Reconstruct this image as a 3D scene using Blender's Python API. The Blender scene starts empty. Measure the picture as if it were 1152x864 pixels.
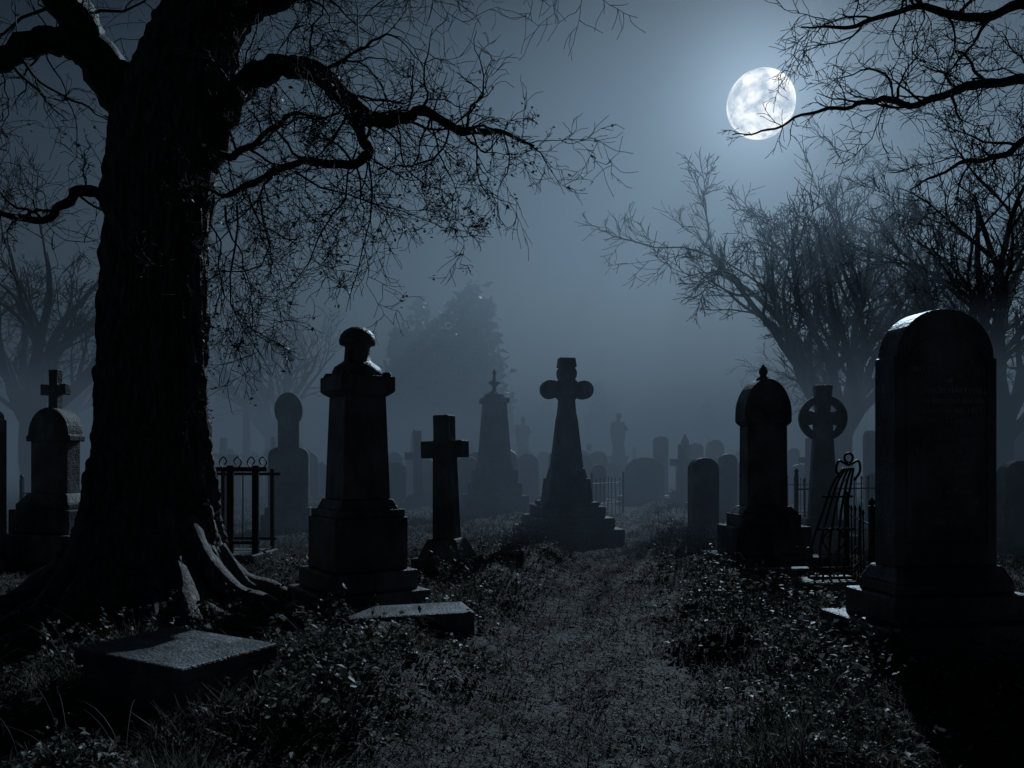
import bpy, math, random
import numpy as np
from mathutils import Vector, noise, Matrix
R=math.radians
random.seed(7); rs=np.random.RandomState(11)
scn=bpy.context.scene
scn.view_settings.view_transform='Standard'; scn.view_settings.look='None'; scn.view_settings.exposure=0
COL=scn.collection

# ---------------------------------------------------------------- materials
def new_mat(name):
    m=bpy.data.materials.new(name); m.use_nodes=True
    nt=m.node_tree; b=nt.nodes['Principled BSDF']; return m,nt,b
def link(nt,a,b): nt.links.new(a,b)
def stone_mat(name,c1,c2,rough=.75,bump=.5,scale=6,spec=.3):
    m,nt,b=new_mat(name)
    tc=nt.nodes.new('ShaderNodeTexCoord')
    n=nt.nodes.new('ShaderNodeTexNoise'); n.inputs['Scale'].default_value=scale; n.inputs['Detail'].default_value=6; n.inputs['Roughness'].default_value=.65
    n2=nt.nodes.new('ShaderNodeTexNoise'); n2.inputs['Scale'].default_value=scale*9; n2.inputs['Detail'].default_value=3
    mp=nt.nodes.new('ShaderNodeMapping'); mp.inputs['Scale'].default_value=(1,1,.45)
    link(nt,tc.outputs['Object'],mp.inputs['Vector']); link(nt,mp.outputs['Vector'],n.inputs['Vector']); link(nt,tc.outputs['Object'],n2.inputs['Vector'])
    r=nt.nodes.new('ShaderNodeValToRGB'); r.color_ramp.elements[0].position=.35; r.color_ramp.elements[1].position=.68
    r.color_ramp.elements[0].color=(*c1,1); r.color_ramp.elements[1].color=(*c2,1)
    link(nt,n.outputs['Fac'],r.inputs['Fac'])
    n3=nt.nodes.new('ShaderNodeTexNoise'); n3.inputs['Scale'].default_value=scale*.35; n3.inputs['Detail'].default_value=4; link(nt,tc.outputs['Object'],n3.inputs['Vector'])
    r3=nt.nodes.new('ShaderNodeValToRGB'); r3.color_ramp.elements[0].position=.4; r3.color_ramp.elements[1].position=.6
    r3.color_ramp.elements[0].color=(.38,.38,.38,1); r3.color_ramp.elements[1].color=(1,1,1,1); link(nt,n3.outputs['Fac'],r3.inputs['Fac'])
    mm=nt.nodes.new('ShaderNodeMix'); mm.data_type='RGBA'; mm.blend_type='MULTIPLY'; mm.inputs[0].default_value=1
    link(nt,r.outputs['Color'],mm.inputs[6]); link(nt,r3.outputs['Color'],mm.inputs[7]); link(nt,mm.outputs[2],b.inputs['Base Color'])
    mx=nt.nodes.new('ShaderNodeMath'); mx.operation='MULTIPLY_ADD'; link(nt,n2.outputs['Fac'],mx.inputs[0]); mx.inputs[1].default_value=.4; link(nt,n.outputs['Fac'],mx.inputs[2])
    bp=nt.nodes.new('ShaderNodeBump'); bp.inputs['Strength'].default_value=bump; bp.inputs['Distance'].default_value=.035
    link(nt,mx.outputs[0],bp.inputs['Height']); link(nt,bp.outputs['Normal'],b.inputs['Normal'])
    b.inputs['Roughness'].default_value=rough; b.inputs['Specular IOR Level'].default_value=spec
    return m
M_stone=stone_mat('weathered_stone',(.12,.125,.13),(.32,.33,.33),.6,.8,6,.5)
M_stone2=stone_mat('dark_granite',(.08,.085,.095),(.30,.305,.32),.5,.8,5,.5)
M_stone3=stone_mat('pale_limestone',(.2,.21,.21),(.38,.39,.38),.8,.5,5)
M_slab=stone_mat('slab_stone',(.06,.065,.07),(.26,.28,.30),.6,.8,6,.4)
M_iron=stone_mat('rusted_iron',(.02,.02,.022),(.05,.045,.045),.5,.2,20,.5)

def bark_mat(name='bark',c1=(.05,.048,.046),c2=(.30,.29,.28),spec=.5):
    m,nt,b=new_mat(name)
    tc=nt.nodes.new('ShaderNodeTexCoord'); mp=nt.nodes.new('ShaderNodeMapping'); mp.inputs['Scale'].default_value=(9,9,2.2)
    n=nt.nodes.new('ShaderNodeTexNoise'); n.inputs['Scale'].default_value=2; n.inputs['Detail'].default_value=6; n.inputs['Roughness'].default_value=.7; n.inputs['Distortion'].default_value=.6
    link(nt,tc.outputs['Object'],mp.inputs['Vector']); link(nt,mp.outputs['Vector'],n.inputs['Vector'])
    r=nt.nodes.new('ShaderNodeValToRGB'); r.color_ramp.elements[0].position=.4; r.color_ramp.elements[1].position=.65
    r.color_ramp.elements[0].color=(*c1,1); r.color_ramp.elements[1].color=(*c2,1)
    link(nt,n.outputs['Fac'],r.inputs['Fac']); link(nt,r.outputs['Color'],b.inputs['Base Color'])
    bp=nt.nodes.new('ShaderNodeBump'); bp.inputs['Strength'].default_value=1; bp.inputs['Distance'].default_value=.08
    link(nt,n.outputs['Fac'],bp.inputs['Height']); link(nt,bp.outputs['Normal'],b.inputs['Normal'])
    b.inputs['Roughness'].default_value=.6; b.inputs['Specular IOR Level'].default_value=spec; return m
M_bark=bark_mat()
M_twig,_nt,_b=new_mat('twig_bark'); _b.inputs['Base Color'].default_value=(.035,.034,.033,1); _b.inputs['Roughness'].default_value=.8; _b.inputs['Specular IOR Level'].default_value=.1
_n=_nt.nodes.new('ShaderNodeTexNoise'); _n.inputs['Scale'].default_value=30; _n.inputs['Detail'].default_value=2
_r=_nt.nodes.new('ShaderNodeValToRGB'); _r.color_ramp.elements[0].color=(.02,.02,.02,1); _r.color_ramp.elements[1].color=(.06,.058,.055,1); link(_nt,_n.outputs['Fac'],_r.inputs['Fac']); link(_nt,_r.outputs['Color'],_b.inputs['Base Color'])
M_limb=bark_mat('limb_bark',(.03,.03,.03),(.11,.105,.10),.3)
def veg_mat(name,c1,c2,rough=.5,spec=.4,pos=0.0,tr_=.35):
    m,nt,b=new_mat(name)
    g=nt.nodes.new('ShaderNodeNewGeometry')
    r=nt.nodes.new('ShaderNodeValToRGB'); r.color_ramp.elements[0].position=pos; r.color_ramp.elements[0].color=(*c1,1); r.color_ramp.elements[1].color=(*c2,1)
    link(nt,g.outputs['Random Per Island'],r.inputs['Fac']); link(nt,r.outputs['Color'],b.inputs['Base Color'])
    b.inputs['Roughness'].default_value=rough; b.inputs['Specular IOR Level'].default_value=spec
    tr=nt.nodes.new('ShaderNodeBsdfTranslucent'); link(nt,r.outputs['Color'],tr.inputs['Color'])
    mx=nt.nodes.new('ShaderNodeMixShader'); mx.inputs[0].default_value=tr_
    out=nt.nodes['Material Output']; link(nt,b.outputs[0],mx.inputs[1]); link(nt,tr.outputs[0],mx.inputs[2]); link(nt,mx.outputs[0],out.inputs['Surface'])
    return m
M_grass=veg_mat('grass_blades',(.02,.024,.018),(.15,.15,.12),.6,.3,.1)
M_leaf=veg_mat('ground_leaves',(.025,.03,.025),(.30,.30,.27),.5,.4,.45)
M_litter=veg_mat('dead_straw',(.018,.018,.016),(.19,.18,.16),.65,.25,.3)
M_ivy=veg_mat('tree_leaves',(.03,.035,.03),(.07,.07,.06))

def ground_mat():
    m,nt,b=new_mat('earth')
    tc=nt.nodes.new('ShaderNodeTexCoord')
    n=nt.nodes.new('ShaderNodeTexNoise'); n.inputs['Scale'].default_value=1.6; n.inputs['Detail'].default_value=7; n.inputs['Roughness'].default_value=.7
    n2=nt.nodes.new('ShaderNodeTexNoise'); n2.inputs['Scale'].default_value=22; n2.inputs['Detail'].default_value=4; n2.inputs['Roughness'].default_value=.7
    link(nt,tc.outputs['Object'],n.inputs['Vector']); link(nt,tc.outputs['Object'],n2.inputs['Vector'])
    r=nt.nodes.new('ShaderNodeValToRGB'); r.color_ramp.elements[0].position=.42; r.color_ramp.elements[1].position=.62
    r.color_ramp.elements[0].color=(.018,.018,.017,1); r.color_ramp.elements[1].color=(.10,.098,.092,1)
    a=nt.nodes.new('ShaderNodeMath'); a.operation='ADD'; link(nt,n.outputs['Fac'],a.inputs[0]); link(nt,n2.outputs['Fac'],a.inputs[1])
    h=nt.nodes.new('ShaderNodeMath'); h.operation='MULTIPLY'; h.inputs[1].default_value=.5; link(nt,a.outputs[0],h.inputs[0])
    link(nt,h.outputs[0],r.inputs['Fac']); link(nt,r.outputs['Color'],b.inputs['Base Color'])
    bp=nt.nodes.new('ShaderNodeBump'); bp.inputs['Strength'].default_value=1; bp.inputs['Distance'].default_value=.10
    link(nt,a.outputs[0],bp.inputs['Height']); link(nt,bp.outputs['Normal'],b.inputs['Normal'])
    b.inputs['Roughness'].default_value=.75; return m
M_ground=ground_mat()

# ---------------------------------------------------------------- mesh helpers
def mesh_obj(name,verts,faces,mat,parent=None,smooth=False,bevel=0,loc=(0,0,0),rot=0):
    me=bpy.data.meshes.new(name); me.from_pydata(verts,[],faces); me.update()
    if smooth: me.polygons.foreach_set('use_smooth',[True]*len(me.polygons))
    ob=bpy.data.objects.new(name,me); COL.objects.link(ob); me.materials.append(mat)
    ob.location=loc; ob.rotation_euler=(0,0,rot)
    if parent: ob.parent=parent
    if bevel:
        bv=ob.modifiers.new('b','BEVEL'); bv.width=bevel; bv.segments=2; bv.limit_method='ANGLE'; bv.angle_limit=R(40)
    return ob
class MB:
    def __init__(s): s.v=[]; s.f=[]
    def box(s,w,d,z0,z1,w1=None,d1=None,cx=0,cy=0,rz=0):
        w1=w if w1 is None else w1; d1=d if d1 is None else d1
        b=len(s.v); c,sn=math.cos(rz),math.sin(rz)
        for (ww,dd,z) in((w,d,z0),(w1,d1,z1)):
            for sx,sy in((-1,-1),(1,-1),(1,1),(-1,1)):
                x=sx*ww/2;y=sy*dd/2; s.v.append((cx+x*c-y*sn,cy+x*sn+y*c,z))
        s.f+= [(b+3,b+2,b+1,b),(b+4,b+5,b+6,b+7)]+[(b+i,b+(i+1)%4,b+4+(i+1)%4,b+4+i) for i in range(4)]
        return s
    def ext(s,prof,d,cy=0):
        b=len(s.v); n=len(prof)
        for y in(-d/2,d/2):
            for x,z in prof: s.v.append((x,cy+y,z))
        s.f.append(tuple(b+i for i in range(n))); s.f.append(tuple(b+n+i for i in reversed(range(n))))
        for i in range(n):
            j=(i+1)%n; s.f.append((b+j,b+i,b+n+i,b+n+j))
        return s
    def lathe(s,prof,n=20,cx=0,cy=0):
        b=len(s.v); m=len(prof)
        for r,z in prof:
            for k in range(n):
                a=2*math.pi*k/n; s.v.append((cx+r*math.cos(a),cy+r*math.sin(a),z))
        for i in range(m-1):
            for k in range(n):
                k2=(k+1)%n; s.f.append((b+i*n+k,b+i*n+k2,b+(i+1)*n+k2,b+(i+1)*n+k))
        s.f.append(tuple(b+k for k in reversed(range(n)))); s.f.append(tuple(b+(m-1)*n+k for k in range(n)))
        return s
    def tube(s,pts,rad,n=6,closed=False):
        m=len(pts); b=len(s.v); 
        if m<2: return s
        u=None
        for i in range(m):
            p=pts[i]
            if closed: t=(pts[(i+1)%m]-pts[i-1])
            else: t=(pts[min(i+1,m-1)]-pts[max(i-1,0)])
            if t.length<1e-7: t=Vector((0,0,1))
            t.normalize()
            if u is None:
                u=t.orthogonal().normalized()
            else:
                u=u-t*u.dot(t)
                if u.length<1e-5: u=t.orthogonal()
                u.normalize()
            w=t.cross(u); r=rad[i] if isinstance(rad,(list,tuple)) else rad
            for k in range(n):
                a=2*math.pi*k/n; q=p+u*(r*math.cos(a))+w*(r*math.sin(a)); s.v.append((q.x,q.y,q.z))
        for i in range(m if closed else m-1):
            i2=(i+1)%m
            for k in range(n):
                k2=(k+1)%n; s.f.append((b+i*n+k,b+i*n+k2,b+i2*n+k2,b+i2*n+k))
        if not closed:
            s.f.append(tuple(b+k for k in reversed(range(n)))); s.f.append(tuple(b+(m-1)*n+k for k in range(n)))
        return s
    def obj(s,name,mat,**k): return mesh_obj(name,s.v,s.f,mat,**k)

# ---------------------------------------------------------------- ground
PY=np.array([-10,3.6,6.8,10,16.7,25,40,80.]); PX=np.array([-1.6,.12,.7,1.2,2.2,3.7,7.5,14.])
PW=np.array([1.1,1.05,.92,.82,.75,.6,.6,.6])
def pathc(y): return np.interp(y,PY,PX)
def pathw(y): return np.interp(y,PY,PW)
def pdist(x,y): return np.abs(x-pathc(y)+.16*np.sin(y*2.1)+.10*np.sin(y*5.3+1)+.06*np.sin(y*11+x*3))/pathw(y)
def pmask(x,y): return 1-np.clip((pdist(x,y)-.6)/.65,0,1)
def gh(x,y):
    x=np.asarray(x,float); y=np.asarray(y,float)
    h=.035*np.sin(x*1.3+y*.7)+.03*np.sin(x*.5-y*1.1+2)+.018*np.sin(x*3.1+y*2.3)+.012*np.sin(x*5.7-y*4.1+1)
    fine=.014*np.sin(x*13+3*np.sin(y*7))*np.sin(y*17+2*np.sin(x*9))+.010*np.sin(x*27+y*23+2*np.sin(x*5))*np.sin(y*33-x*11)+.028*np.sin(x*4.3+2*np.sin(y*1.7))*np.sin(y*5.1+1.5*np.sin(x*2.9))
    p=pmask(x,y)
    d=pdist(x,y)
    bank=.09*np.exp(-((d-1.5)/.45)**2)
    return h*(1-.7*p)-.10*p+fine+bank
def gz(x,y): return float(gh(x,y))
def axis(lo,hi,st,far,growth=1.12):
    a=list(np.arange(lo,hi+1e-6,st)); s=st; v=hi
    while v<far: s*=growth; v+=s; a.append(v)
    s=st; v=lo; pre=[]
    while v>-far: s*=growth; v-=s; pre.append(v)
    return np.array(pre[::-1]+a)
xs=axis(-7,7,.04,900); ys=axis(2.5,14,.04,900)
X,Y=np.meshgrid(xs,ys); Z=gh(X,Y)
fade=np.clip((60-np.hypot(X,Y))/40,0,1); Z=Z*fade
nx,ny=len(xs),len(ys)
V=np.stack([X,Y,Z],-1).reshape(-1,3)
idx=np.arange(nx*ny).reshape(ny,nx)
F=np.stack([idx[:-1,:-1],idx[:-1,1:],idx[1:,1:],idx[1:,:-1]],-1).reshape(-1,4)
def np_mesh(name,V,F,mat,smooth=False):
    me=bpy.data.meshes.new(name); k=F.shape[1]
    me.vertices.add(len(V)); me.vertices.foreach_set('co',V.astype(np.float32).ravel())
    me.loops.add(F.size); me.loops.foreach_set('vertex_index',F.astype(np.int32).ravel())
    me.polygons.add(len(F)); me.polygons.foreach_set('loop_start',np.arange(0,F.size,k,dtype=np.int32))
    if smooth: me.polygons.foreach_set('use_smooth',np.ones(len(F),bool))
    me.update(calc_edges=True); me.validate()
    ob=bpy.data.objects.new(name,me); COL.objects.link(ob); me.materials.append(mat); return ob
np_mesh('ground',V,F,M_ground,True)

# ---------------------------------------------------------------- grass & litter
def on_slab(x,y):
    u=(x+.90)*math.cos(R(16))+(y-6.55)*math.sin(R(16)); w=-(x+.90)*math.sin(R(16))+(y-6.55)*math.cos(R(16))
    s1=(np.abs(u)<.62)&(w>-.50)&(w<.3)
    c_,s_=math.cos(R(-30)),math.sin(R(-30))
    u2=(x+1.88)*c_+(y-4.46)*s_; w2=-(x+1.88)*s_+(y-4.46)*c_
    s2=(np.abs(u2)<.50)&(np.abs(w2)<.36)
    return s1|s2
def blades(name,x,y,L,lean,wid,mat,z0=-.01,curl=.35):
    n=len(x); az=rs.uniform(0,2*np.pi,n); z=gh(x,y)+z0
    fx,fy=np.cos(az),np.sin(az); sa=rs.uniform(0,2*np.pi,n); sx,sy=np.cos(sa)*wid,np.sin(sa)*wid
    a1=lean; a2=lean+curl*rs.uniform(.3,1.8,n)
    p0=np.stack([x,y,z],-1)
    p1=p0+np.stack([fx*np.sin(a1)*L*.5,fy*np.sin(a1)*L*.5,np.cos(a1)*L*.5],-1)
    p2=p1+np.stack([fx*np.sin(a2)*L*.5,fy*np.sin(a2)*L*.5,np.maximum(np.cos(a2),-.3)*L*.5],-1)
    s=np.stack([sx,sy,0*sx],-1)
    V=np.stack([p0-s,p0+s,p1+s*.8,p1-s*.8,p2+s*.12,p2-s*.12],1).reshape(-1,3)
    b=np.arange(n)[:,None]*6
    F=np.concatenate([b+np.array([[0,1,2,3]]),b+np.array([[3,2,4,5]])],0)
    return np_mesh(name,V,F,mat)
def sample(n,y0,y1,wide=.72,pad=.6):
    u=rs.uniform(0,1,n); y=y0*(y1/y0)**u
    x=rs.uniform(-1,1,n)*(wide*y+pad); k=~on_slab(x,y); return x[k],y[k]
def clump(x,y):
    return .5+.5*np.sin(x*2.3+1.7*np.sin(y*1.9))*np.sin(y*2.9+1.3*np.sin(x*2.1))
def clump2(x,y):
    return np.clip(.5+.6*np.sin(x*5.1+2*np.sin(y*3.3))*np.sin(y*4.7+1.9*np.sin(x*3.9)+1),0,1)
x,y=sample(170000,3.0,32)
p=pmask(x,y); c=clump(x,y)*.6+.4*clump2(x,y)
keep=rs.uniform(0,1,len(x))>p*(1.0-.16*(clump2(x*.8+5,y*.7)>.85)); x,y,p,c=x[keep],y[keep],p[keep],c[keep]
L=(.03+.19*c**1.5)*rs.uniform(.5,1.5,len(x))*(1-.5*p)
blades('grass',x,y,L,rs.uniform(.1,1.3,len(x)),.0022+.0006*y*rs.uniform(.4,1.2,len(x)),M_grass)
x,y=sample(140000,3.0,24,.5,.4)
c=clump2(x*.9+2,y*.8)
keep=(pmask(x,y)>rs.uniform(0,.7,len(x)))&(rs.uniform(0,1,len(x))<.2+.8*c); x,y,c=x[keep],y[keep],c[keep]
blades('path_straw',x,y,rs.uniform(.03,.15,len(x)),rs.uniform(.7,1.6,len(x)),.0014+.0004*y,M_litter,z0=.004,curl=.25)
def leaves(name,x,y,zoff,size,mat):
    P=np.stack([x,y,gh(x,y)+zoff],-1)
    return leaves_at(name,P,size,mat)
def leaves_at(name,P,size,mat,flat=.8):
    n=len(P)
    a=rs.normal(size=(n,3)); a[:,2]*=.5; a/=np.linalg.norm(a,axis=1)[:,None]
    nn=rs.normal(size=(n,3)); nn[:,2]+=flat; b=np.cross(nn,a); b/=np.linalg.norm(b,axis=1)[:,None]
    c=np.cross(a,b); s=size[:,None]
    V=np.stack([P,P+a*s*.45+b*s*.3+c*s*.1,P+a*s,P+a*s*.45-b*s*.3+c*s*.1],1).reshape(-1,3)
    q=np.arange(n)[:,None]*4
    F=np.concatenate([q+np.array([[0,1,2]]),q+np.array([[0,2,3]])],0)
    return np_mesh(name,V,F,mat)
x,y=sample(160000,3.0,22)
d=pdist(x,y); c=clump(x*1.3+4,y*1.2)*.5+.5*clump2(x+3,y*1.1)
dens=(np.exp(-((d-1.45)/.6)**2)*.9+.25)*np.clip(c*1.7-.3,0,1)
keep=(rs.uniform(0,1,len(x))<dens)&(d>.8); x,y,c=x[keep],y[keep],c[keep]
leaves('ground_cover_leaves',x,y,rs.uniform(.0,.2,len(x))*c*c,rs.uniform(.012,.055,len(x)),M_leaf)
x,y=sample(12000,3.0,18,.5,.4); leaves('fallen_leaves',x,y,.014,rs.uniform(.012,.038,len(x)),M_litter)
mb=MB(); wl=[]
wr=random.Random(4)
spots=[(-1.5,6.4,.4),(-.2,6.9,.35),(-.75,9.6,.5),(2.1,5.2,.35),(2.4,6.3,.4),(2.6,7.2,.4),(-2.2,6.2,.5),(-1.1,5.4,.5),(1.75,6.6,.4),(.25,12.5,.5),(2.0,9.5,.4),(3.0,4.6,.6),(-1.1,4.6,.4),(-3.0,5.6,.6),(-2.9,4.2,.5),(-2.3,9.5,.6),(2.75,12.4,.5),(-.2,8.3,.4),(1.9,8.0,.35),(1.9,4.4,.4),(-.9,3.9,.3),(2.2,5.0,.3),(-2.6,5.2,.3)]
for i in range(1100):
    s=wr.choice(spots); sx=wr.gauss(s[0],s[2]*.7); sy=wr.gauss(s[1],s[2]*.8)
    if pmask(sx,sy)>.5 or sy<3.3 or on_slab(np.array(sx),np.array(sy)): continue
    z=gz(sx,sy)-.02; az_=wr.uniform(0,6.28); L=wr.uniform(.10,.40); p=Vector((sx,sy,z)); an=wr.uniform(0,.6); pts=[]; k=wr.uniform(.05,.22)
    for j in range(7):
        pts.append(p.copy()); p=p+Vector((math.cos(az_)*math.sin(an),math.sin(az_)*math.sin(an),math.cos(an)))*(L/6); an+=k
        if j>0:
            for q in range(wr.randint(1,3)): wl.append((p.x,p.y,p.z))
    mb.tube(pts,[.0028*(1-.7*j/6) for j in range(7)],3)
for i in range(380):
    if random.random()<.5: sx=random.uniform(-3.2,-.9); sy=random.uniform(3.3,6.2)
    else: sx=random.uniform(1.2,4.2); sy=random.uniform(3.5,7)
    if on_slab(np.array(sx),np.array(sy)): continue
    z=gz(sx,sy)-.02; az=random.uniform(0,6.28); L=random.uniform(.25,.65); p=Vector((sx,sy,z)); an=random.uniform(.1,.6); pts=[]
    k=random.uniform(.12,.28)
    for j in range(9):
        pts.append(p.copy()); p=p+Vector((math.cos(az)*math.sin(an),math.sin(az)*math.sin(an),math.cos(an)))*(L/8); an+=k
    mb.tube(pts,[.0024*(1-.8*j/8) for j in range(9)],3)
wo=mb.obj('weeds',M_litter)
wl=np.array(wl); wlo=leaves_at('weed_leaves',wl,rs.uniform(.02,.06,len(wl)),M_leaf); wlo.parent=wo

# ---------------------------------------------------------------- monuments
def rootempty(name,x,y,rot=0,tilt=(0,0)):
    e=bpy.data.objects.new(name,None); COL.objects.link(e); e.location=(x,y,0); e.rotation_euler=(tilt[0],tilt[1],rot); e.empty_display_size=.2; return e
def arch(w,z0,zs,zt,n=16,sh=0.0,pw=2.0):
    r=w/2-sh; pts=[(-w/2,z0),(w/2,z0),(w/2,zs)]
    for i in range(n+1):
        a=math.pi*i/n; c,s=math.cos(a),math.sin(a)
        pts.append((r*math.copysign(abs(c)**(2/pw),c),zs+.001+(zt-zs)*abs(s)**(2/pw)))
    pts.append((-w/2,zs)); 
    out=[]
    for q in pts:
        if not out or (abs(out[-1][0]-q[0])+abs(out[-1][1]-q[1]))>1e-3: out.append(q)
    return out
def gothic(w,z0,zs,zt):
    pts=[(-w/2,z0),(w/2,z0)]
    for i in range(9):
        t=i/8; pts.append((w/2*math.cos(t*math.pi/2)**.8 if i<8 else 0,zs+(zt-zs)*math.sin(t*math.pi/2)))
    return pts+[(-x,z) for x,z in pts[2:-1][::-1]]

e=rootempty('round_topped_gravestone',2.95,5.55,R(10))
MB().box(1.28,.80,-.2,.30).obj('base',M_stone2,parent=e,bevel=.02)
MB().box(1.02,.58,.295,.48).obj('step',M_stone2,parent=e,bevel=.02)
MB().box(.90,.42,.475,.56).box(.90,.42,.558,.66,.80,.30).obj('plinth',M_stone2,parent=e,bevel=.015)
MB().ext(arch(.78,.655,2.09,2.42,24,.022,2.0),.23).obj('tablet',M_stone2,parent=e,bevel=.018)
pr=arch(.62,.82,1.98,2.24,18,.0,2.1)
mb=MB(); mb.tube([Vector((x,-.118,z)) for x,z in pr],.007,5,closed=True); mb.obj('border',M_stone2,parent=e)
M_ins=stone_mat('inscription_stone',(.42,.43,.44),(.6,.61,.62),.7,.1,8)
txt="IN LOVING MEMORY\nof\nELEANOR HARTWELL\nwho departed this life\nNovember 4th 1867\naged 52 years\n\nalso of THOMAS\nhusband of the above\nwho died May 12th 1871\naged 61 years\n\nRest in Peace\nuntil the day break\nand the shadows\nflee away"
cu=bpy.data.curves.new('inscription','FONT'); cu.body=txt; cu.size=.060; cu.align_x='CENTER'; cu.space_line=1.15; cu.extrude=.0015
to=bpy.data.objects.new('inscription',cu); COL.objects.link(to); cu.materials.append(M_ins); to.parent=e; to.location=(.02,-.1165,1.98); to.rotation_euler=(R(90),0,0)

e=rootempty('pedestal_monument',-1.44,7.42,R(34))
MB().box(1.0,1.0,-.2,.20).obj('base',M_stone2,parent=e,bevel=.02)
MB().box(.84,.84,.197,.38).obj('base_step',M_stone2,parent=e,bevel=.02)
MB().box(.70,.70,.377,.86).obj('die',M_stone2,parent=e,bevel=.015)
MB().box(.66,.66,.857,.93).box(.58,.58,.928,1.02,.50,.50).obj('moulding',M_stone2,parent=e,bevel=.012)
MB().box(.46,.46,1.017,1.97,.40,.40).obj('shaft',M_stone2,parent=e,bevel=.012)
MB().box(.42,.42,1.967,2.01,.53,.53).box(.53,.53,2.008,2.15).obj('cornice',M_stone2,parent=e,bevel=.012)
for sx in(-1,1):
    for sy in(-1,1): MB().box(.10,.10,2.14,2.19,.06,.06,cx=sx*.20,cy=sy*.20).obj('corner_block',M_stone2,parent=e,bevel=.01)
MB().lathe([(.24,2.14),(.235,2.19),(.21,2.24),(.15,2.28),(.125,2.30),(.115,2.42),(.125,2.44),(.165,2.45),(.17,2.49),(.155,2.54),(.12,2.58),(.07,2.61),(.005,2.62)],20).obj('domed_finial',M_stone2,parent=e,smooth=True)
mb=MB(); mb.tube([Vector((-.10,-.12,2.28)),Vector((-.15,-.17,2.33)),Vector((-.14,-.2,2.37)),Vector((-.11,-.17,2.36))],[.02,.018,.015,.01],6); mb.obj('handle',M_iron,parent=e)

def cross_prof(w0,w1,z0,za,zb,zt,aw,flare=0):
    xa=w0+(w1-w0)*(za-z0)/(zt-z0)
    return [(-w0/2,z0),(w0/2,z0),(xa/2,za),(aw/2,za-flare),(aw/2,zb+flare),(w1/2,zb),(w1/2+flare,zt),(-w1/2-flare,zt),(-w1/2,zb),(-aw/2,zb+flare),(-aw/2,za-flare),(-xa/2,za)]
e=rootempty('stone_cross',-.83,10.25,R(-24),(0,R(-1.5)))
MB().ext(cross_prof(.31,.22,.36,1.40,1.62,1.95,.60),.22).obj('cross',M_stone,parent=e,bevel=.015)
MB().box(.62,.5,.12,.37,.40,.32).obj('plinth',M_stone,parent=e,bevel=.02)
MB().box(.74,.62,-.2,.13).obj('base',M_stone,parent=e,bevel=.02)

e=rootempty('obelisk_monument',-.47,21.2,R(10))
MB().box(1.6,1.5,-.2,.42).box(1.3,1.25,.417,.75).box(1.1,1.05,.747,1.1).obj('steps',M_stone3,parent=e,bevel=.03)
MB().box(.92,.9,1.097,1.3,.8,.8).box(.8,.8,1.297,2.85,.58,.58).obj('shaft',M_stone3,parent=e,bevel=.02)
MB().box(.72,.72,2.847,2.98).obj('cap',M_stone3,parent=e,bevel=.02)
MB().lathe([(.3,2.97),(.26,3.08),(.12,3.16),(.05,3.2),(.05,3.3),(.13,3.36),(.13,3.42),(.05,3.47),(.03,3.6),(.06,3.66),(.01,3.75)],14).box(.3,.05,3.37,3.41).obj('finial',M_stone3,parent=e,smooth=False)

e=rootempty('celtic_cross_monument',.98,14.3,R(10))
def lobed(cz,a,w,lob,top,z0,w0):
    pts=[(-w0/2,z0),(w0/2,z0),(w/2+.05,cz-a*1.15),(w/2+.02,cz-a*.85)]
    def lobe(ang,cx,cz_):
        return [(cx+lob*math.cos(t),cz_+lob*math.sin(t)) for t in [ang-math.pi*.62+i*(math.pi*1.24/10) for i in range(11)]]
    pts+=[(w/2,cz-w/2-.05),(w/2+.05,cz-w/2)]+lobe(0,a-lob,cz)+[(w/2+.05,cz+w/2),(w/2,cz+w/2+.05)]+lobe(math.pi/2,0,cz+top-lob)+[(-w/2,cz+w/2+.05),(-w/2-.05,cz+w/2)]+lobe(math.pi,-a+lob,cz)+[(-w/2-.05,cz-w/2),(-w/2,cz-w/2-.05),(-w/2-.02,cz-a*.85),(-w/2-.05,cz-a*1.15)]
    return pts
MB().ext(lobed(2.62,.48,.27,.17,.46,1.2,.58),.22).obj('cross',M_stone,parent=e,bevel=.015)
MB().box(.32,.26,3.02,3.19,.28,.22).obj('top_block',M_stone,parent=e,bevel=.01)
MB().ext([(.14*math.cos(k*math.pi/8),2.62+.14*math.sin(k*math.pi/8)) for k in range(16)],.30).obj('boss',M_stone,parent=e,bevel=.02)
MB().box(.66,.5,1.03,1.22,.58,.36).box(.80,.72,.62,1.035,.72,.62).box(.98,.9,.55,.625).obj('pedestal',M_stone,parent=e,bevel=.02)
MB().box(1.15,1.1,.36,.553).box(1.40,1.35,.17,.363).box(1.68,1.6,-.2,.173).obj('steps',M_stone,parent=e,bevel=.025)

def arched_monument(name,x,y,rot,mat):
    e=rootempty(name,x,y,rot)
    MB().box(1.36,.95,-.2,.12).obj('foot_slab',mat,parent=e,bevel=.02)
    MB().box(1.05,.62,.117,.50).obj('plinth',mat,parent=e,bevel=.02)
    MB().box(.84,.48,.497,.66).box(.82,.46,.657,.76,.62,.32).obj('base_moulding',mat,parent=e,bevel=.015)
    MB().box(.57,.26,.755,1.82,.56,.25).obj('shaft',mat,parent=e,bevel=.012)
    MB().box(.56,.25,1.817,1.87,.66,.32).ext(arch(.66,1.868,2.0,2.45,20,.0,1.9),.32).obj('arched_head',mat,parent=e,bevel=.015)
    m=MB(); m.tube([Vector((x_,-.165,z_)) for x_,z_ in arch(.52,1.93,2.0,2.34,14)],.012,5,closed=True); m.obj('head_moulding',mat,parent=e)
    MB().lathe([(.10,2.40),(.09,2.46),(.04,2.49),(.06,2.54),(.055,2.58),(.02,2.63),(.003,2.65)],10).obj('finial',mat,parent=e,smooth=True)
    return e
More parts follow.
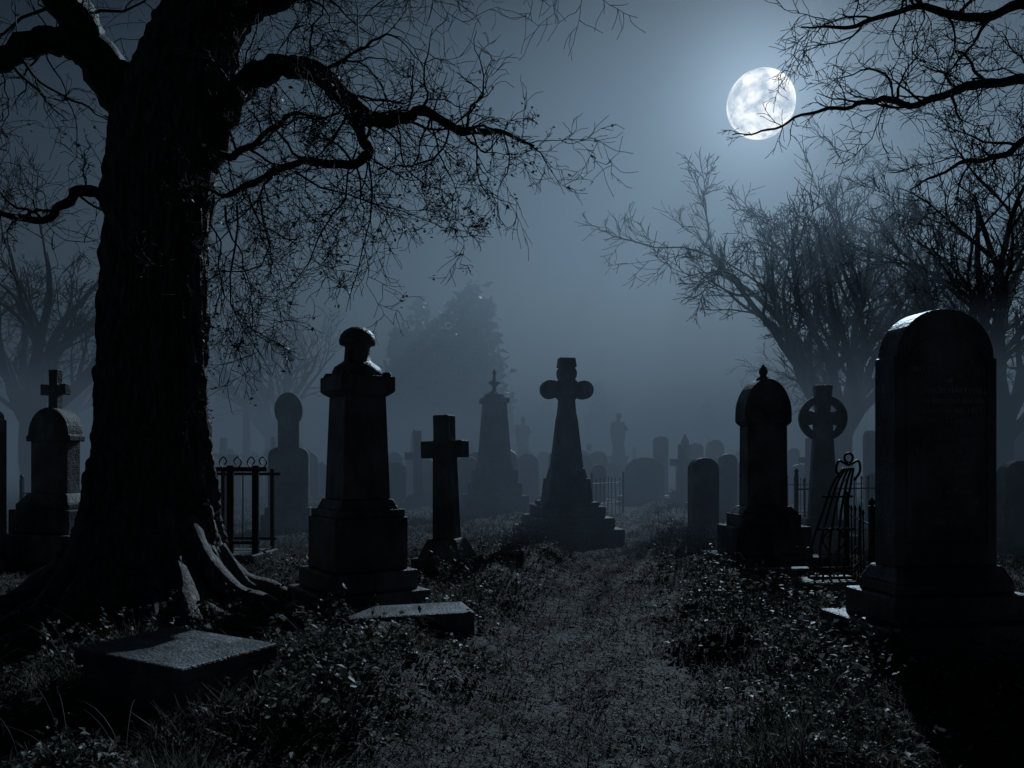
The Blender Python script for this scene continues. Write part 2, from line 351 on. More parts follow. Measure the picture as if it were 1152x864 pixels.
arched_monument('arched_monument',3.36,10.65,R(9),M_stone)
e=rootempty('cross_topped_gravestone',-6.13,10.7,R(-14))
MB().box(1.2,.85,-.2,.40).box(.95,.6,.397,.72).obj('base',M_stone,parent=e,bevel=.02)
MB().box(.84,.48,.717,.80).box(.82,.46,.797,.93,.62,.30).obj('moulding',M_stone,parent=e,bevel=.015)
MB().box(.58,.24,.927,1.62).ext(arch(.70,1.617,1.70,2.07,18,.03,2.0),.28).obj('tablet',M_stone,parent=e,bevel=.015)
MB().ext(cross_prof(.15,.12,2.03,2.25,2.38,2.58,.40,.01),.11).obj('finial_cross',M_stone,parent=e,bevel=.01)

e=rootempty('round_head_gravestone',-4.34,15.5,R(8))
MB().box(1.0,.55,-.2,.30).box(.86,.42,.297,.44).obj('base',M_stone3,parent=e,bevel=.02)
MB().ext(arch(.76,.437,1.42,1.62,14,.0,2.6),.24).obj('body',M_stone3,parent=e,bevel=.015)
pp=[(-.20,1.55),(.20,1.55),(.20,2.08)]+[(.265*math.cos(a),2.33+.34*math.sin(a)) for a in [R(-42+i*13.2) for i in range(21)]]+[(-.20,2.08)]
MB().ext(pp,.2).obj('head',M_stone3,parent=e,bevel=.015)

e=rootempty('celtic_wheel_cross',4.72,12.1,R(-10))
MB().box(.95,.7,-.2,.25).box(.68,.5,.247,.48,.52,.36).obj('base',M_stone,parent=e,bevel=.02)
MB().ext(cross_prof(.42,.19,.47,1.91,2.09,2.50,.60,.035),.2).obj('cross',M_stone,parent=e,bevel=.012)
n=36; v=[];f=[]
for i in range(n):
    a=2*math.pi*i/n
    for r,yy in((.24,-.06),(.35,-.06),(.35,.06),(.24,.06)): v.append((r*math.cos(a),yy,2.0+r*math.sin(a)))
for i in range(n):
    j=(i+1)%n
    for k in range(4): f.append((i*4+k,i*4+(k+1)%4,j*4+(k+1)%4,j*4+k))
mesh_obj('wheel_ring',v,f,M_stone,parent=e,bevel=.01)

def headstone(x,y,w,h,d=.14,rot=0,kind=0,mat=None,tilt=(0,0)):
    mat=mat or random.choice([M_stone,M_stone3,M_stone2])
    nm={0:'round_headstone',1:'square_headstone',2:'gothic_headstone',3:'small_cross',4:'obelisk'}[kind]
    mb=MB(); bw=w*1.35
    if kind!=4: mb.box(bw,d*2.4,-.2,.14)
    if kind==0: mb.ext(arch(w,.137,h-w*.42,h,14,.0,2.1),d)
    elif kind==1: mb.ext(arch(w,.137,h-.12,h,10,w*.08,2.8),d)
    elif kind==2: mb.ext(gothic(w,.137,h-w*.7,h),d)
    elif kind==3: mb.box(w*1.1,d*2,.137,.35,w*.7,d*1.4).ext(cross_prof(w*.36,w*.3,.347,h*.62,h*.62+w*.3,h,w),d)
    else: mb.box(w*2,w*2,-.2,.3).box(w*1.6,w*1.6,.297,.9).box(w*1.1,w*1.1,.897,h-.25,w*.7,w*.7).box(w*.7,w*.7,h-.252,h,.02,.02)
    o=mb.obj(nm,mat,bevel=.012 if y<30 else 0,loc=(x,y,0),rot=rot); o.rotation_euler=(tilt[0],tilt[1],rot); return o
headstone(3.22,13.4,.50,1.40,.18,R(14),0,M_stone)
headstone(4.4,26.5,1.3,1.42,.3,0,0,M_stone2)
headstone(5.6,30,.52,2.2,.25,.1,1); headstone(6.9,30,.6,1.95,.25,-.1,0); headstone(6.15,21,.33,1.35,.15,.1,0)
headstone(5.55,20.5,.48,1.5,.16,.15,0); headstone(5.2,22.5,.4,1.3,.16,.1,1); headstone(7.9,31,.7,2.1,.2,0,2)
headstone(9.9,22,.34,2.15,.2,.1,1); headstone(13.9,22,.75,2.45,.3,.1,0); headstone(8.0,12.6,.62,1.35,.2,.15,0)
headstone(-6.58,10.0,.36,2.0,.2,-.1,1); headstone(7.6,16.5,.5,1.1,.2,.2,0)
headstone(-4.1,28,.5,1.6,.2,0,0); headstone(-3.6,29,.5,1.5,.2,0,1); headstone(-3.0,33,.6,1.5,.2,.1,0)
headstone(-12.0,36,.3,4.8,.2,.1,4); headstone(.4,45,.55,3.2,.3,0,3); headstone(1.5,38,.6,1.7,.2,0,0)
headstone(8.6,17.5,.5,1.2,.2,.1,2); headstone(-8.8,19,.5,1.4,.2,.1,0); headstone(2.6,31,.5,1.6,.2,.1,3); headstone(-2.3,25,.5,1.1,.2,.1,0); headstone(-1.6,27,.45,1.3,.2,.1,1)
headstone(1.7,24,.45,1.15,.2,.1,0);headstone(2.6,24,.45,1.2,.2,.1,2)
rr=random.Random(5)
for i in range(230):
    y=rr.uniform(23,75) if i<100 else rr.uniform(24,46); x=rr.uniform(-.62,.62)*y if i<100 else rr.uniform(-.42,.42)*y
    if abs(x-float(pathc(y)))<1.2: continue
    h=rr.uniform(1.0,1.8); k=rr.choice([0,0,0,1,1,2,3,3,0,0,4])
    if k==4: h=rr.uniform(1.9,2.6)
    if k==3: h=rr.uniform(1.4,2.3)
    headstone(x,y,rr.uniform(.4,.85) if k!=4 else .3,h,rr.uniform(.14,.25),rr.uniform(-.35,.35),k,None,(rr.uniform(-.05,.05),rr.uniform(-.05,.05)))
def statue(x,y,rot=0):
    e=rootempty('angel_statue',x,y,rot)
    MB().box(1.0,1.0,-.2,.4).box(.75,.75,.397,1.35,.66,.66).box(.8,.8,1.347,1.5).obj('pedestal',M_stone,parent=e,bevel=.02)
    MB().lathe([(.30,1.497),(.28,1.8),(.22,2.3),(.17,2.5),(.24,2.75),(.25,2.92),(.15,3.03),(.07,3.08),(.07,3.12),(.12,3.18),(.135,3.27),(.10,3.37),(.02,3.41)],14).obj('figure',M_stone,parent=e,smooth=True)
    m=MB(); m.tube([Vector((-.22,0,2.9)),Vector((-.32,-.1,2.65)),Vector((-.1,-.28,2.6))],[.08,.07,.05],7); m.tube([Vector((.22,0,2.9)),Vector((.34,-.1,2.65)),Vector((.1,-.28,2.6))],[.08,.07,.05],7); m.obj('arms',M_stone,parent=e,smooth=True)
    for sx in(-1,1): MB().ext([(sx*.05,2.3),(sx*.26,2.0),(sx*.34,2.5),(sx*.33,2.9),(sx*.24,3.05),(sx*.08,2.85)][::sx],.06,cy=.2).obj('wing',M_stone,parent=e)
statue(4.75,35.5); statue(.55,39,.2)

p0=Vector((-1.67,3.97)); a=Vector((-2.45,4.42))-p0; b=Vector((-1.30,4.50))-p0
c=p0+a*.5+b*.5; ang=math.atan2(-a.y,-a.x)
e=rootempty('box_tomb',c.x,c.y,ang)
MB().box(a.length-.06,b.length-.06,-.25,.272).obj('chest',M_stone2,parent=e,bevel=.015)
MB().box(a.length,b.length,.27,.35).obj('lid_slab',M_slab,parent=e,bevel=.012)
MB().box(1.15,.5,-.2,.15).obj('ledger_slab',M_slab,bevel=.02,loc=(-.92,6.55,0),rot=R(16))
MB().box(1.9,.16,-.2,.15).obj('grave_kerb',M_stone,bevel=.02,loc=(2.62,8.1,0),rot=R(-74))
MB().box(1.0,.16,-.2,.14).obj('grave_kerb',M_stone,bevel=.02,loc=(2.95,9.1,0),rot=R(10))
MB().box(.75,.5,-.2,.10).box(.55,.36,.097,.22).obj('stone_plinth',M_stone,bevel=.02,loc=(3.02,7.75,0),rot=R(12))

e=rootempty('wrought_iron_marker',3.12,7.8,R(8))
m=MB()
def smooth_path(ctrl,n=6):
    P=[Vector(c) for c in ctrl]; P=[P[0]*2-P[1]]+P+[P[-1]*2-P[-2]]; out=[]
    for i in range(1,len(P)-2):
        for k in range(n):
            t=k/n; a,b,c,d=P[i-1],P[i],P[i+1],P[i+2]
            out.append(.5*((2*b)+(-a+c)*t+(2*a-5*b+4*c-d)*t*t+(-a+3*b-3*c+d)*t**3))
    out.append(P[-2].copy()); return out
for i,xx in enumerate((-.17,-.09,0,.09,.17)):
    m.tube(smooth_path([(xx*.8,0,.2),(xx*1.1,.02,.5),(xx*.75+.04,.0,.85),(xx*.55+.12,0,1.15),(xx*.3+.19,0,1.30)]),.012,6)
m.tube(smooth_path([(.10,0,1.20),(.06,0,1.28),(.09,0,1.37),(.19,0,1.33),(.29,0,1.37),(.31,0,1.27),(.25,0,1.18)]),.013,6)
m.tube([Vector((.19+.045*math.cos(t),0,1.40+.045*math.sin(t))) for t in [k*math.pi/7 for k in range(14)]],.012,6,closed=True)
for zz,ww in((.32,.2),(.7,.19),(1.02,.14)): 
    m.tube([Vector((-ww+.05*zz,0,zz)),Vector((ww+.09*zz,0,zz))],.012,6)
for sx in(-1,1): 
    m.tube(smooth_path([(sx*.02+.02,-.02,.45),(sx*.12+.02,-.03,.6),(sx*.02+.03,-.03,.72),(sx*.08+.03,-.03,.62)]),.009,5)
    m.tube(smooth_path([(sx*.2+.02,0,.30),(sx*.30+.02,0,.40),(sx*.26+.02,0,.52),(sx*.2+.03,0,.46)]),.010,5)
m.box(.42,.12,.18,.24); m.obj('ironwork',M_iron,parent=e,smooth=True)

def railing(x0,y0,x1,y1,h,n,thick=.012,name='iron_railing',posts=True):
    e=rootempty(name,0,0); m=MB(); a=Vector((x0,y0,0)); b=Vector((x1,y1,0))
    for z in(.22,h*.82): m.tube([a+Vector((0,0,z)),b+Vector((0,0,z))],thick*1.1,5)
    for i in range(n+1):
        p=a.lerp(b,i/n); hh=h*(1+.02*math.sin(i*5)); lean=random.uniform(-.02,.02)
        q=Vector((lean,0,0)); m.tube([p+Vector((0,0,-.1)),p+q+Vector((0,0,hh-.07)),p+q+Vector((0,0,hh-.05)),p+q+Vector((0,0,hh))],[thick,thick,thick*2,.002],5)
    m.obj('bars',M_iron,parent=e)
    if posts:
        for p in(a,b): MB().box(.05,.05,-.1,h+.05,cx=p.x,cy=p.y).lathe([(.02,h+.05),(.04,h+.09),(.0,h+.14)],8,cx=p.x,cy=p.y).obj('post',M_iron,parent=e)
    return e
railing(4.5,12.6,6.3,13.2,1.1,12); railing(3.75,8.3,4.2,10,.85,8,.009)
railing(2.0,20,3.0,21.5,.9,8,.012); railing(5.4,17,8.5,18,1.0,22,.011)
railing(-8.0,13,-5.2,14.5,1.0,16,.011)
e=rootempty('iron_grave_enclosure',-3.66,10.35,R(-6))
m=MB()
for xx in(-.36,.0,.34): m.box(.085,.03,-.05,1.30,cx=xx); 
for yy in(.55,):
    for xx in(-.36,.34): m.box(.05,.05,-.05,1.25,cx=xx,cy=yy)
m.box(.98,.04,1.22,1.28); m.box(.78,.035,.28,.32); m.box(.78,.035,.28,.32,cy=.55); m.box(.9,.03,1.16,1.2,cy=.55)
for xx in(-.18,.17): m.tube([Vector((xx,0,.3)),Vector((xx,0,1.24))],.008,5)
for i,xx in enumerate((-.46,-.28,-.1,.1,.28,.44)):
    s=1 if i%2 else -1
    m.tube(smooth_path([(xx,0,1.26),(xx+.05*s,0,1.34),(xx,0,1.41),(xx-.05*s,0,1.36),(xx-.02*s,0,1.31)]),.009,5)
m.tube(smooth_path([(-.5,0,1.25),(-.6,0,1.3),(-.62,0,1.22),(-.55,0,1.15)]),.010,5)
m.obj('ironwork',M_iron,parent=e)
MB().box(.8,.8,-.2,.16,cy=.2).obj('kerb_base',M_stone2,parent=e,bevel=.02)

# ---------------------------------------------------------------- trees
def rand_perp(d,rng):
    v=Vector((rng.gauss(0,1),rng.gauss(0,1),rng.gauss(0,1))); v-=d*v.dot(d)
    return v.normalized() if v.length>1e-4 else d.orthogonal().normalized()
def sides(r): return 10 if r>.08 else 7 if r>.03 else 4 if r>.01 else 3
class Tree:
    def __init__(s,rng,jit=.28,trop=(0,0,.05),minr=.0035,ratio=.62,kids=5,leafp=0,tw=.02,ang=(.45,1.05)):
        s.mb=MB(); s.lm=MB(); s.rng=rng; s.jit=jit; s.trop=Vector(trop); s.minr=minr; s.ratio=ratio; s.kids=kids; s.leaf=[]; s.leafp=leafp; s.tw=tw; s.ang=ang
    def limb(s,pts,rad,depth,kid_len,t0=.15,n=6,kids=None,wob=.07):
        P=smooth_path(pts,n); m=len(P); rr=[]
        for i in range(m):
            u=i/(m-1)*(len(rad)-1); k=min(int(u),len(rad)-2); rr.append((rad[k]+(rad[k+1]-rad[k])*(u-k))*(1+s.rng.gauss(0,.05)))
        for i in range(1,m-1):
            P[i]+=Vector([s.rng.gauss(0,1)*rr[i]*wob+.012*math.sin(i*1.3+q) for q in range(3)])
        s.lm.tube(P,rr,max(sides(rr[0]),8))
        nk=8 if kids is None else kids
        for j in range(nk):
            t=t0+(1-t0)*(j+s.rng.random())/nk; i=min(int(t*(m-1)),m-2); d=(P[i+1]-P[i]).normalized()
            ax=rand_perp(d,s.rng); an=s.rng.uniform(.6,1.25); cd=(d*math.cos(an)+ax*math.sin(an)).normalized()
            s.grow(P[i],cd,kid_len*s.rng.uniform(.6,1.3)*(1.1-.4*t),min(rr[i]*.5,s.tw*s.rng.uniform(.5,1.2)),depth-1)
        return P,rr
    def grow(s,p,d,L,r,depth):
        r=max(r,s.minr); seg=max(4,min(16,int(L/.07) if L<1.5 else int(L/.22))); P=[p.copy()]; rr=[r]; st=L/seg
        wob=rand_perp(d,s.rng)*s.rng.uniform(0,.16)*(s.jit/.28)
        for i in range(seg):
            d=(d+Vector([s.rng.gauss(0,s.jit) for _ in range(3)])*1.0+s.trop+wob).normalized()
            p=p+d*st; P.append(p.copy()); rr.append(max(s.minr*.7,r*(1-.75*(i+1)/seg)))
        s.mb.tube(P,rr,sides(r))
        if s.leafp and depth<=1:
            for q in P:
                if s.rng.random()<s.leafp: s.leaf.append((q.x,q.y,q.z))
        if depth>0:
            k=s.kids+s.rng.randint(-1,1)
            for j in range(k):
                t=.18+.8*(j+s.rng.random())/k; i=min(int(t*seg),seg-1); dd=(P[i+1]-P[i]).normalized()
                ax=rand_perp(dd,s.rng); an=s.rng.uniform(*s.ang)
                s.grow(P[i],(dd*math.cos(an)+ax*math.sin(an)).normalized(),L*s.ratio*s.rng.uniform(.65,1.15)*(1.15-.4*t),rr[i]*.62,depth-1)

e=rootempty('gnarled_old_tree',0,0)
TZ=[-.3,.07,.35,.72,1.1,1.52,2.3,3.13,3.93,4.33,4.74,5.14,5.54,6.4,7.6,9.0]
TX=[-3.32,-3.30,-3.28,-3.26,-3.26,-3.26,-3.26,-3.22,-3.17,-3.12,-3.04,-2.93,-2.80,-2.6,-2.2,-1.9]
TY=[7.2,7.2,7.2,7.2,7.22,7.25,7.28,7.25,7.2,7.2,7.22,7.25,7.3,7.4,7.5,7.6]
TR=[.90,.76,.64,.54,.475,.43,.40,.38,.42,.43,.37,.32,.30,.25,.18,.07]
nz,ns=300,160; v=[]; f=[]
for i in range(nz):
    z=-.3+9.3*(i/(nz-1))**1.25
    cx=np.interp(z,TZ,TX); cy=np.interp(z,TZ,TY); r=np.interp(z,TZ,TR)
    but=math.exp(-max(z,0)/.6); sc=min(1,r/.3)
    for k in range(ns):
        a=2*math.pi*k/ns; tw=a+.22*z+.3*math.sin(z*.9)
        ca,sa=math.cos(tw),math.sin(tw)
        n0=noise.noise(Vector((ca*1.6,sa*1.6,z*.5+20)))
        q=r*(1+.05*math.sin(3*tw+z*.6)+.06*math.sin(5*tw-z*.8+1)+but*(.20*math.sin(5*tw+.8+n0*2)+.13*math.sin(9*tw+2+n0*3)))
        q+=r*.12*n0
        wv=1-abs(noise.noise(Vector((ca*3.0,sa*3.0,z*.42+3))))*2.2
        q+=.075*max(0,wv)**2*sc
        n2=noise.noise(Vector((ca*8,sa*8,z*1.1+5))); n3=noise.noise(Vector((ca*20,sa*20,z*3.6+9))); n4=noise.noise(Vector((ca*44,sa*44,z*9+1)))
        q+=(.035*n2+.026*n3+.012*n4)*sc-.04*max(0,1-abs(n2)*6)*sc-.020*max(0,1-abs(n3)*5)*sc
        v.append((cx+q*math.cos(a),cy+q*math.sin(a),z))
for i in range(nz-1):
    for k in range(ns):
        k2=(k+1)%ns; f.append((i*ns+k,i*ns+k2,(i+1)*ns+k2,(i+1)*ns+k))
mesh_obj('trunk',v,f,M_bark,parent=e,smooth=True)
T=Tree(random.Random(3),jit=.30,trop=(0,0,-.025),minr=.0036,kids=5,leafp=.05,tw=.015)
T.limb([(-3.05,7.2,4.0),(-3.35,7.2,4.5),(-3.64,7.15,4.88),(-3.84,7.1,5.25),(-4.05,7.1,5.65),(-4.4,7.2,6.5),(-4.9,7.4,7.6)],[.30,.24,.20,.18,.17,.12,.05],3,1.6,.35,kids=12)
T.limb([(-3.60,7.1,4.9),(-3.92,6.95,5.03),(-4.18,6.9,4.98),(-4.43,6.85,4.78),(-4.66,6.8,4.50),(-5.0,6.7,4.2),(-5.5,6.5,3.9)],[.13,.11,.10,.08,.05,.02],3,1.1,.2,kids=18)
T.limb([(-3.3,7.15,3.5),(-3.72,7.0,3.75),(-3.9,6.95,3.62),(-4.1,6.9,3.45),(-4.5,6.9,3.52),(-4.9,6.8,3.3)],[.06,.05,.035,.025,.012],3,.8,.2,kids=10)
T.limb([(-3.0,7.2,3.8),(-2.72,7.15,4.2),(-2.52,7.1,4.55),(-2.3,7.05,4.76),(-2.02,7.0,4.84),(-1.70,6.95,4.76),(-1.455,6.95,4.54),(-1.21,6.95,4.35),(-.97,6.95,4.36),(-.75,6.95,4.42),(-.45,6.95,4.25),(-.13,7.0,4.27),(.20,7.0,4.14)],[.22,.16,.125,.11,.10,.092,.08,.062,.052,.045,.034,.022,.008],3,1.15,.15,kids=32)
T.limb([(-1.455,6.95,4.54),(-1.33,6.93,4.25),(-1.25,6.9,4.03),(-1.45,6.88,3.93),(-1.8,6.85,3.95),(-2.14,6.85,3.82),(-2.46,6.85,3.66),(-2.7,6.8,3.75)],[.06,.05,.046,.04,.033,.026,.018,.008],3,.9,.1,kids=17)
T.limb([(-2.86,7.25,5.0),(-2.55,7.2,5.27),(-2.3,7.15,5.42),(-2.0,7.1,5.5),(-1.6,7.1,5.75),(-1.1,7.0,5.9),(-.4,7.0,5.8)],[.14,.10,.085,.075,.06,.035,.012],3,1.4,.2,kids=26)
T.limb([(-2.7,7.4,6.0),(-2.2,7.3,6.5),(-1.5,7.2,6.6),(-.7,7.1,6.3),(0,7.1,5.9),(.4,7.1,5.68)],[.14,.11,.08,.05,.03,.01],3,1.4,.2,kids=18)
T.limb([(-2.85,7.1,4.2),(-2.5,7.0,4.05),(-2.2,6.9,4.15),(-1.9,6.85,4.35),(-1.6,6.8,4.3)],[.05,.035,.025,.018,.008],3,.8,.1,kids=10)
for (sx,sz,L) in ((-1.25,4.0,1.5),(-1.0,4.3,1.2),(-1.7,3.95,1.3),(-2.5,3.6,1.3),(-1.35,4.1,1.6),(-.7,4.35,.9),(-2.3,3.7,1.2),(-2.6,3.7,1.4),(-.4,4.2,.8),(-2.4,3.6,1.7),(-2.2,3.7,1.6),(-1.9,3.9,1.5)):
    T.grow(Vector((sx,6.95,sz)),Vector((random.uniform(-.2,.5),random.uniform(-.3,.3),-1)).normalized(),L,.012,3)
T.mb.obj('twigs',M_twig,parent=e,smooth=True); T.lm.obj('limbs',M_limb,parent=e,smooth=True)
Rt=MB(); rg=random.Random(9)
for a0,L in((200,1.9),(222,1.4),(235,1.8),(250,1.4),(262,1.7),(274,1.3),(285,1.8),(298,1.5),(310,2.1),(322,1.6),(335,2.1),(347,1.5),(358,1.9),(25,1.4),(150,1.5),(180,2.0)):
    a=R(a0); d=Vector((math.cos(a),math.sin(a),0)); p=Vector((-3.3,7.2,0))+d*.40; z=.85; pts=[];rad=[]; w0=rg.uniform(.08,.14); ph=rg.uniform(0,6)
    for j in range(34):
        t=j/33; pts.append(Vector((p.x,p.y,z*(1-t)**4+gz(p.x,p.y)*t+.04*(1-t)*math.sin(j*.5+ph)+.02-.14*max(0,t-.7)))); rad.append((w0*(1-t)**.9+.010)*(1+.08*math.sin(j*1.1+ph)))
        a+=rg.gauss(0,.11)+.05*math.sin(j*.35+ph); p=p+Vector((math.cos(a),math.sin(a),0))*L/33
    Rt.tube(pts,rad,12)
    Rt.tube([q+Vector((math.sin(k*.25+ph)*.09,math.cos(k*.22+ph)*.09,-.01)) for k,q in enumerate(pts[3:])],[r*.45 for r in rad[3:]],8)
ro=Rt.obj('roots',M_bark,parent=e,smooth=True)
L_=np.array(T.leaf); L_=L_[(L_[:,2]<4.6)]; L_=np.repeat(L_,2,0)+rs.normal(size=(len(L_)*2,3))*.02
iv=[]
for i in range(12):
    a=R(rg.uniform(-80,20)); z=rg.uniform(1.0,3.2)
    for j in range(26):
        z2=z+j*.035; r=np.interp(z2,TZ,TR)+rg.uniform(.02,.10); a+=rg.gauss(0,.05)
        iv.append((np.interp(z2,TZ,TX)+r*math.cos(a),np.interp(z2,TZ,TY)+r*math.sin(a),z2))
for i in range(40): iv.append((-2.78+rg.gauss(0,.05),7.1+rg.gauss(0,.05),1.75+rg.uniform(0,.6)))
L_=np.concatenate([L_,np.array(iv)],0)
lo=leaves_at('leaves',L_,rs.uniform(.02,.055,len(L_)),M_ivy); lo.parent=e

e=rootempty('overhanging_tree',0,0)
T=Tree(random.Random(12),jit=.26,trop=(-.02,0,-.015),minr=.0040,kids=5,tw=.016)
T.limb([(6.7,7.9,-.2),(6.65,7.9,1.5),(6.6,7.85,3.2),(6.5,7.8,4.6),(6.4,7.8,6.2),(6.5,7.8,8.0)],[.5,.38,.34,.32,.22,.08],2,1.5,.7,kids=6)
T.limb([(6.5,7.8,4.0),(6.0,7.6,4.6),(5.4,7.5,4.9),(4.84,7.45,4.93),(4.24,7.4,4.85),(3.73,7.35,4.66),(3.4,7.3,4.70)],[.14,.10,.07,.05,.04,.032,.026],3,1.0,.25,kids=20)
T.limb([(3.4,7.3,4.70),(3.1,7.3,4.62),(2.72,7.3,4.56),(2.35,7.3,4.40),(2.02,7.3,4.36)],[.026,.02,.014,.01,.005],2,.35,.1,kids=9)
T.limb([(6.45,7.8,5.0),(5.6,7.5,5.5),(4.84,7.4,5.62),(4.3,7.4,5.48),(3.73,7.35,5.56),(3.14,7.3,5.36),(2.65,7.3,5.35)],[.12,.08,.05,.038,.026,.018,.006],3,.8,.25,kids=18)
T.limb([(6.55,7.8,3.6),(5.7,7.5,4.1),(4.84,7.3,4.32),(4.4,7.2,4.12),(4.05,7.2,4.06),(3.6,7.2,3.82)],[.09,.06,.04,.028,.018,.007],3,.6,.3,kids=11)
T.limb([(6.4,7.8,5.8),(5.4,7.4,6.3),(4.5,7.3,6.1),(3.9,7.3,5.9),(3.4,7.3,5.75)],[.1,.08,.05,.03,.008],3,1.0,.3,kids=14)
T.mb.obj('twigs',M_twig,parent=e,smooth=True); T.lm.obj('trunk_and_limbs',M_limb,parent=e,smooth=True)

def bare_tree(x,y,H,spread,seed,minr,limbs=9,depth=4,trunk=.35,fork=.3,kids=5,lean=(0,0),jit=.10,outr=(.3,1.0),ang=(.35,.9)):
    e=rootempty('bare_tree',x,y); rg=random.Random(seed)
    T=Tree(rg,jit=jit,trop=(0,0,.02),minr=minr,kids=kids,ratio=.58,ang=ang)
    z=H*fork; T.mb.tube(smooth_path([(0,0,-.2),(.05,0,.5),(-.05,0,z*.6),(0,0,z*1.05)]),[trunk*1.5]+[trunk*1.2]*3+[trunk]*15,12)
    for i in range(limbs):
        a=2*math.pi*i/limbs+rg.uniform(-.2,.2); out=outr[0]+(outr[1]-outr[0])*((i*.618)%1)
        d=Vector((math.cos(a)*out*spread+lean[0],math.sin(a)*out*spread*.7+lean[1],1)).normalized()
        T.grow(Vector((0,0,z*rg.uniform(.7,1.0))),d,(H-z)*rg.uniform(.82,.95)/(.75+.25*d.z),trunk*rg.uniform(.38,.6),depth)
    T.mb.obj('trunk_and_branches',M_twig,parent=e,smooth=True)
bare_tree(11.2,27,10.4,1.0,31,.013,13,4,.36,.25,5,(-.05,0))
bare_tree(12.6,20.5,9.4,.8,37,.010,9,4,.32,.25,5,(.1,0))
bare_tree(-15.0,25,8.5,1.0,23,.012,9,4,.4,.3,4)
bare_tree(-12.0,40,8.5,1.0,24,.016,8,3,.35,.3,5)
bare_tree(22,45,12,.9,25,.02,8,3,.4,.3,5)
bare_tree(-27,48,13,.9,26,.02,8,3,.4,.3,5)
pts=[]
for i in range(46):
    a=rr.uniform(-.75,.75) if i>14 else rr.uniform(-.17,-.03); D=rr.uniform(50,58) if i<=14 else rr.uniform(85,115); cx=D*a; H=rr.uniform(7,12.5) if i<=14 else rr.uniform(6,10)
    for k in range(700):
        u=rr.random(); rad=(1-u)**.7*H*.24*math.sqrt(rr.random()); t=rr.uniform(0,6.28)
        pts.append((cx+rad*math.cos(t)+rr.gauss(0,.2),D+rad*math.sin(t),.5+u*H))
pts=np.array(pts); leaves_at('distant_tree_line',pts,rs.uniform(.4,.9,len(pts)),M_ivy)

# ---------------------------------------------------------------- moon, mist, light, world
az,el=R(17.35),R(22.97)
moon_dir=Vector((math.sin(az)*math.cos(el),math.cos(az)*math.cos(el),math.sin(el)))
D=520; mpos=Vector((0,0,1.4))+moon_dir*D
bpy.ops.mesh.primitive_uv_sphere_add(segments=96,ring_count=48,radius=D*.0366,location=mpos); mo=bpy.context.object; mo.name='moon'
bpy.ops.object.shade_smooth()
m=bpy.data.materials.new('moon_surface'); m.use_nodes=True; nt=m.node_tree; nt.nodes.clear()
out=nt.nodes.new('ShaderNodeOutputMaterial'); em=nt.nodes.new('ShaderNodeEmission'); link(nt,em.outputs[0],out.inputs['Surface'])
tc=nt.nodes.new('ShaderNodeTexCoord'); n=nt.nodes.new('ShaderNodeTexNoise'); n.inputs['Scale'].default_value=.085; n.inputs['Detail'].default_value=8; n.inputs['Roughness'].default_value=.6; n.inputs['Distortion'].default_value=.3
link(nt,tc.outputs['Object'],n.inputs['Vector'])
r=nt.nodes.new('ShaderNodeValToRGB'); r.color_ramp.elements[0].position=.38; r.color_ramp.elements[1].position=.58
r.color_ramp.elements[0].color=(.38,.45,.52,1); r.color_ramp.elements[1].color=(.97,.99,1,1)
link(nt,n.outputs['Fac'],r.inputs['Fac']); link(nt,r.outputs['Color'],em.inputs['Color']); em.inputs['Strength'].default_value=1.4
try: m.cycles.emission_sampling='NONE'
except Exception: pass
mo.data.materials.append(m)

def fog(name,x0,x1,y0,y1,z0,z1,sc,ab,L,g=.6,color=(.68,.85,1),ecol=(.45,.69,1.0)):
    mb=MB(); mb.box(x1-x0,y1-y0,z0,z1,cx=(x0+x1)/2,cy=(y0+y1)/2)
    m=bpy.data.materials.new(name); m.use_nodes=True; nt=m.node_tree; nt.nodes.clear()
    out=nt.nodes.new('ShaderNodeOutputMaterial')
    a=nt.nodes.new('ShaderNodeVolumeAbsorption'); a.inputs['Density'].default_value=ab; a.inputs['Color'].default_value=(0,0,0,1)
    e_=nt.nodes.new('ShaderNodeEmission'); e_.inputs['Color'].default_value=(*ecol,1); e_.inputs['Strength'].default_value=L*(sc+ab)  # added self-glow of the mist, stands in for scattered moonlight
    s2=nt.nodes.new('ShaderNodeAddShader'); link(nt,a.outputs[0],s2.inputs[0]); link(nt,e_.outputs[0],s2.inputs[1]); last=s2
    if sc>0:
        s=nt.nodes.new('ShaderNodeVolumeScatter'); s.inputs['Density'].default_value=sc; s.inputs['Anisotropy'].default_value=g; s.inputs['Color'].default_value=(*color,1)
        s1=nt.nodes.new('ShaderNodeAddShader'); link(nt,s.outputs[0],s1.inputs[0]); link(nt,s2.outputs[0],s1.inputs[1]); last=s1
    link(nt,last.outputs[0],out.inputs['Volume'])
    try: m.cycles.emission_sampling='NONE'
    except Exception: pass
    return mb.obj(name,m)
fog('ground_mist',-160,160,10.5,240,-1,3.6,0,.032,.110)
fog('mist',-170,170,18,250,-1.5,14,.0125,.025,.012,.62)

sun=bpy.data.lights.new('moonlight','SUN'); sun.energy=2.6; sun.angle=R(.6); sun.color=(.62,.82,1.0)
so=bpy.data.objects.new('moonlight',sun); COL.objects.link(so)
el2=R(30); sd=Vector((math.sin(az)*math.cos(el2),math.cos(az)*math.cos(el2),math.sin(el2)))
so.rotation_euler=(-sd).to_track_quat('-Z','Y').to_euler(); so.location=(5,20,15)

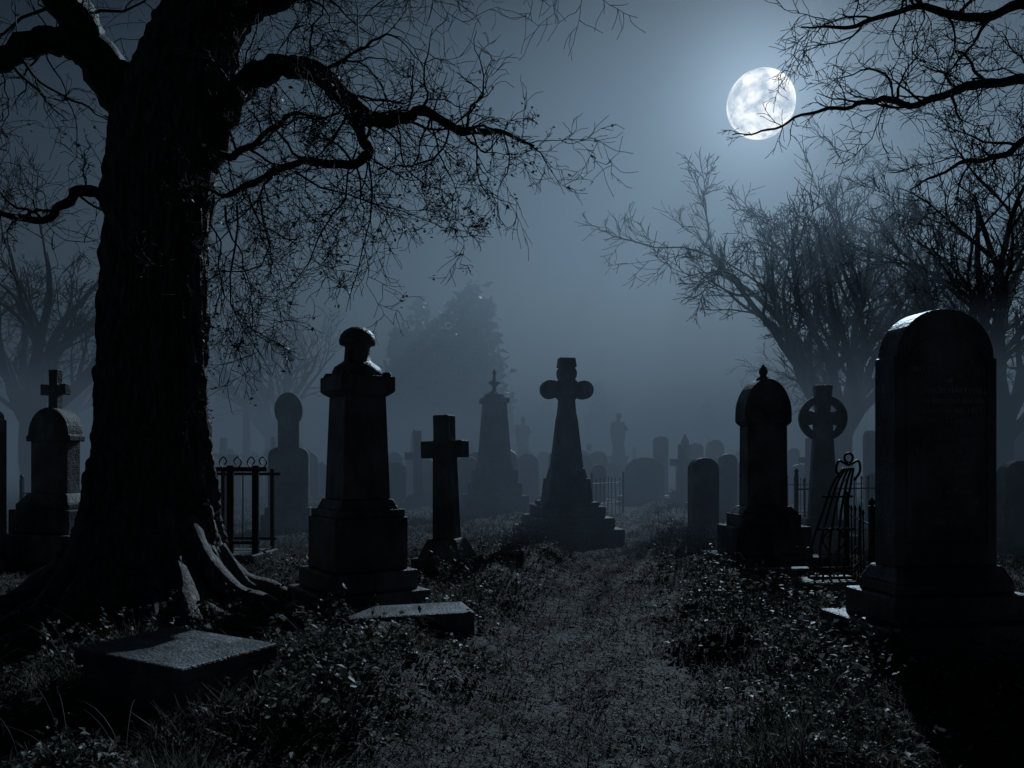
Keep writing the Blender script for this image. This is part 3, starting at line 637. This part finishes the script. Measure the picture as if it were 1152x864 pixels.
w=bpy.data.worlds.new('World'); scn.world=w; w.use_nodes=True; nt=w.node_tree; bg=nt.nodes['Background']
sky=nt.nodes.new('ShaderNodeTexSky'); sky.sky_type='NISHITA'; sky.sun_disc=False; sky.sun_elevation=el; sky.sun_rotation=az
tc=nt.nodes.new('ShaderNodeTexCoord'); dp=nt.nodes.new('ShaderNodeVectorMath'); dp.operation='DOT_PRODUCT'
nrm=nt.nodes.new('ShaderNodeVectorMath'); nrm.operation='NORMALIZE'; link(nt,tc.outputs['Generated'],nrm.inputs[0]); link(nt,nrm.outputs['Vector'],dp.inputs[0]); dp.inputs[1].default_value=moon_dir
mxx=nt.nodes.new('ShaderNodeMath'); mxx.operation='MAXIMUM'; mxx.inputs[1].default_value=0; link(nt,dp.outputs['Value'],mxx.inputs[0])
def pw(e_,k):
    a=nt.nodes.new('ShaderNodeMath'); a.operation='POWER'; a.inputs[1].default_value=e_; link(nt,mxx.outputs[0],a.inputs[0])
    b=nt.nodes.new('ShaderNodeMath'); b.operation='MULTIPLY'; b.inputs[1].default_value=k; link(nt,a.outputs[0],b.inputs[0]); return b
h1,h2,h3=pw(10,.022),pw(50,.11),pw(320,.42)
s1=nt.nodes.new('ShaderNodeMath'); s2=nt.nodes.new('ShaderNodeMath'); link(nt,h1.outputs[0],s1.inputs[0]); link(nt,h2.outputs[0],s1.inputs[1]); link(nt,s1.outputs[0],s2.inputs[0]); link(nt,h3.outputs[0],s2.inputs[1])
hc=nt.nodes.new('ShaderNodeVectorMath'); hc.operation='SCALE'; hc.inputs[0].default_value=(.56,.77,1.0); link(nt,s2.outputs[0],hc.inputs['Scale'])
sk=nt.nodes.new('ShaderNodeVectorMath'); sk.operation='MULTIPLY'; link(nt,sky.outputs['Color'],sk.inputs[0]); sk.inputs[1].default_value=(.0016,.0021,.0026)
ad=nt.nodes.new('ShaderNodeVectorMath'); ad.operation='ADD'; link(nt,sk.outputs[0],ad.inputs[0]); link(nt,hc.outputs[0],ad.inputs[1])
link(nt,ad.outputs[0],bg.inputs['Color']); bg.inputs['Strength'].default_value=1

cam=bpy.data.cameras.new('camera'); co=bpy.data.objects.new('camera',cam); COL.objects.link(co)
cam.lens=28; cam.sensor_width=36; cam.shift_y=83/1152; cam.clip_end=3000; co.location=(0,0,1.4); co.rotation_euler=(R(90),0,0)
scn.camera=co
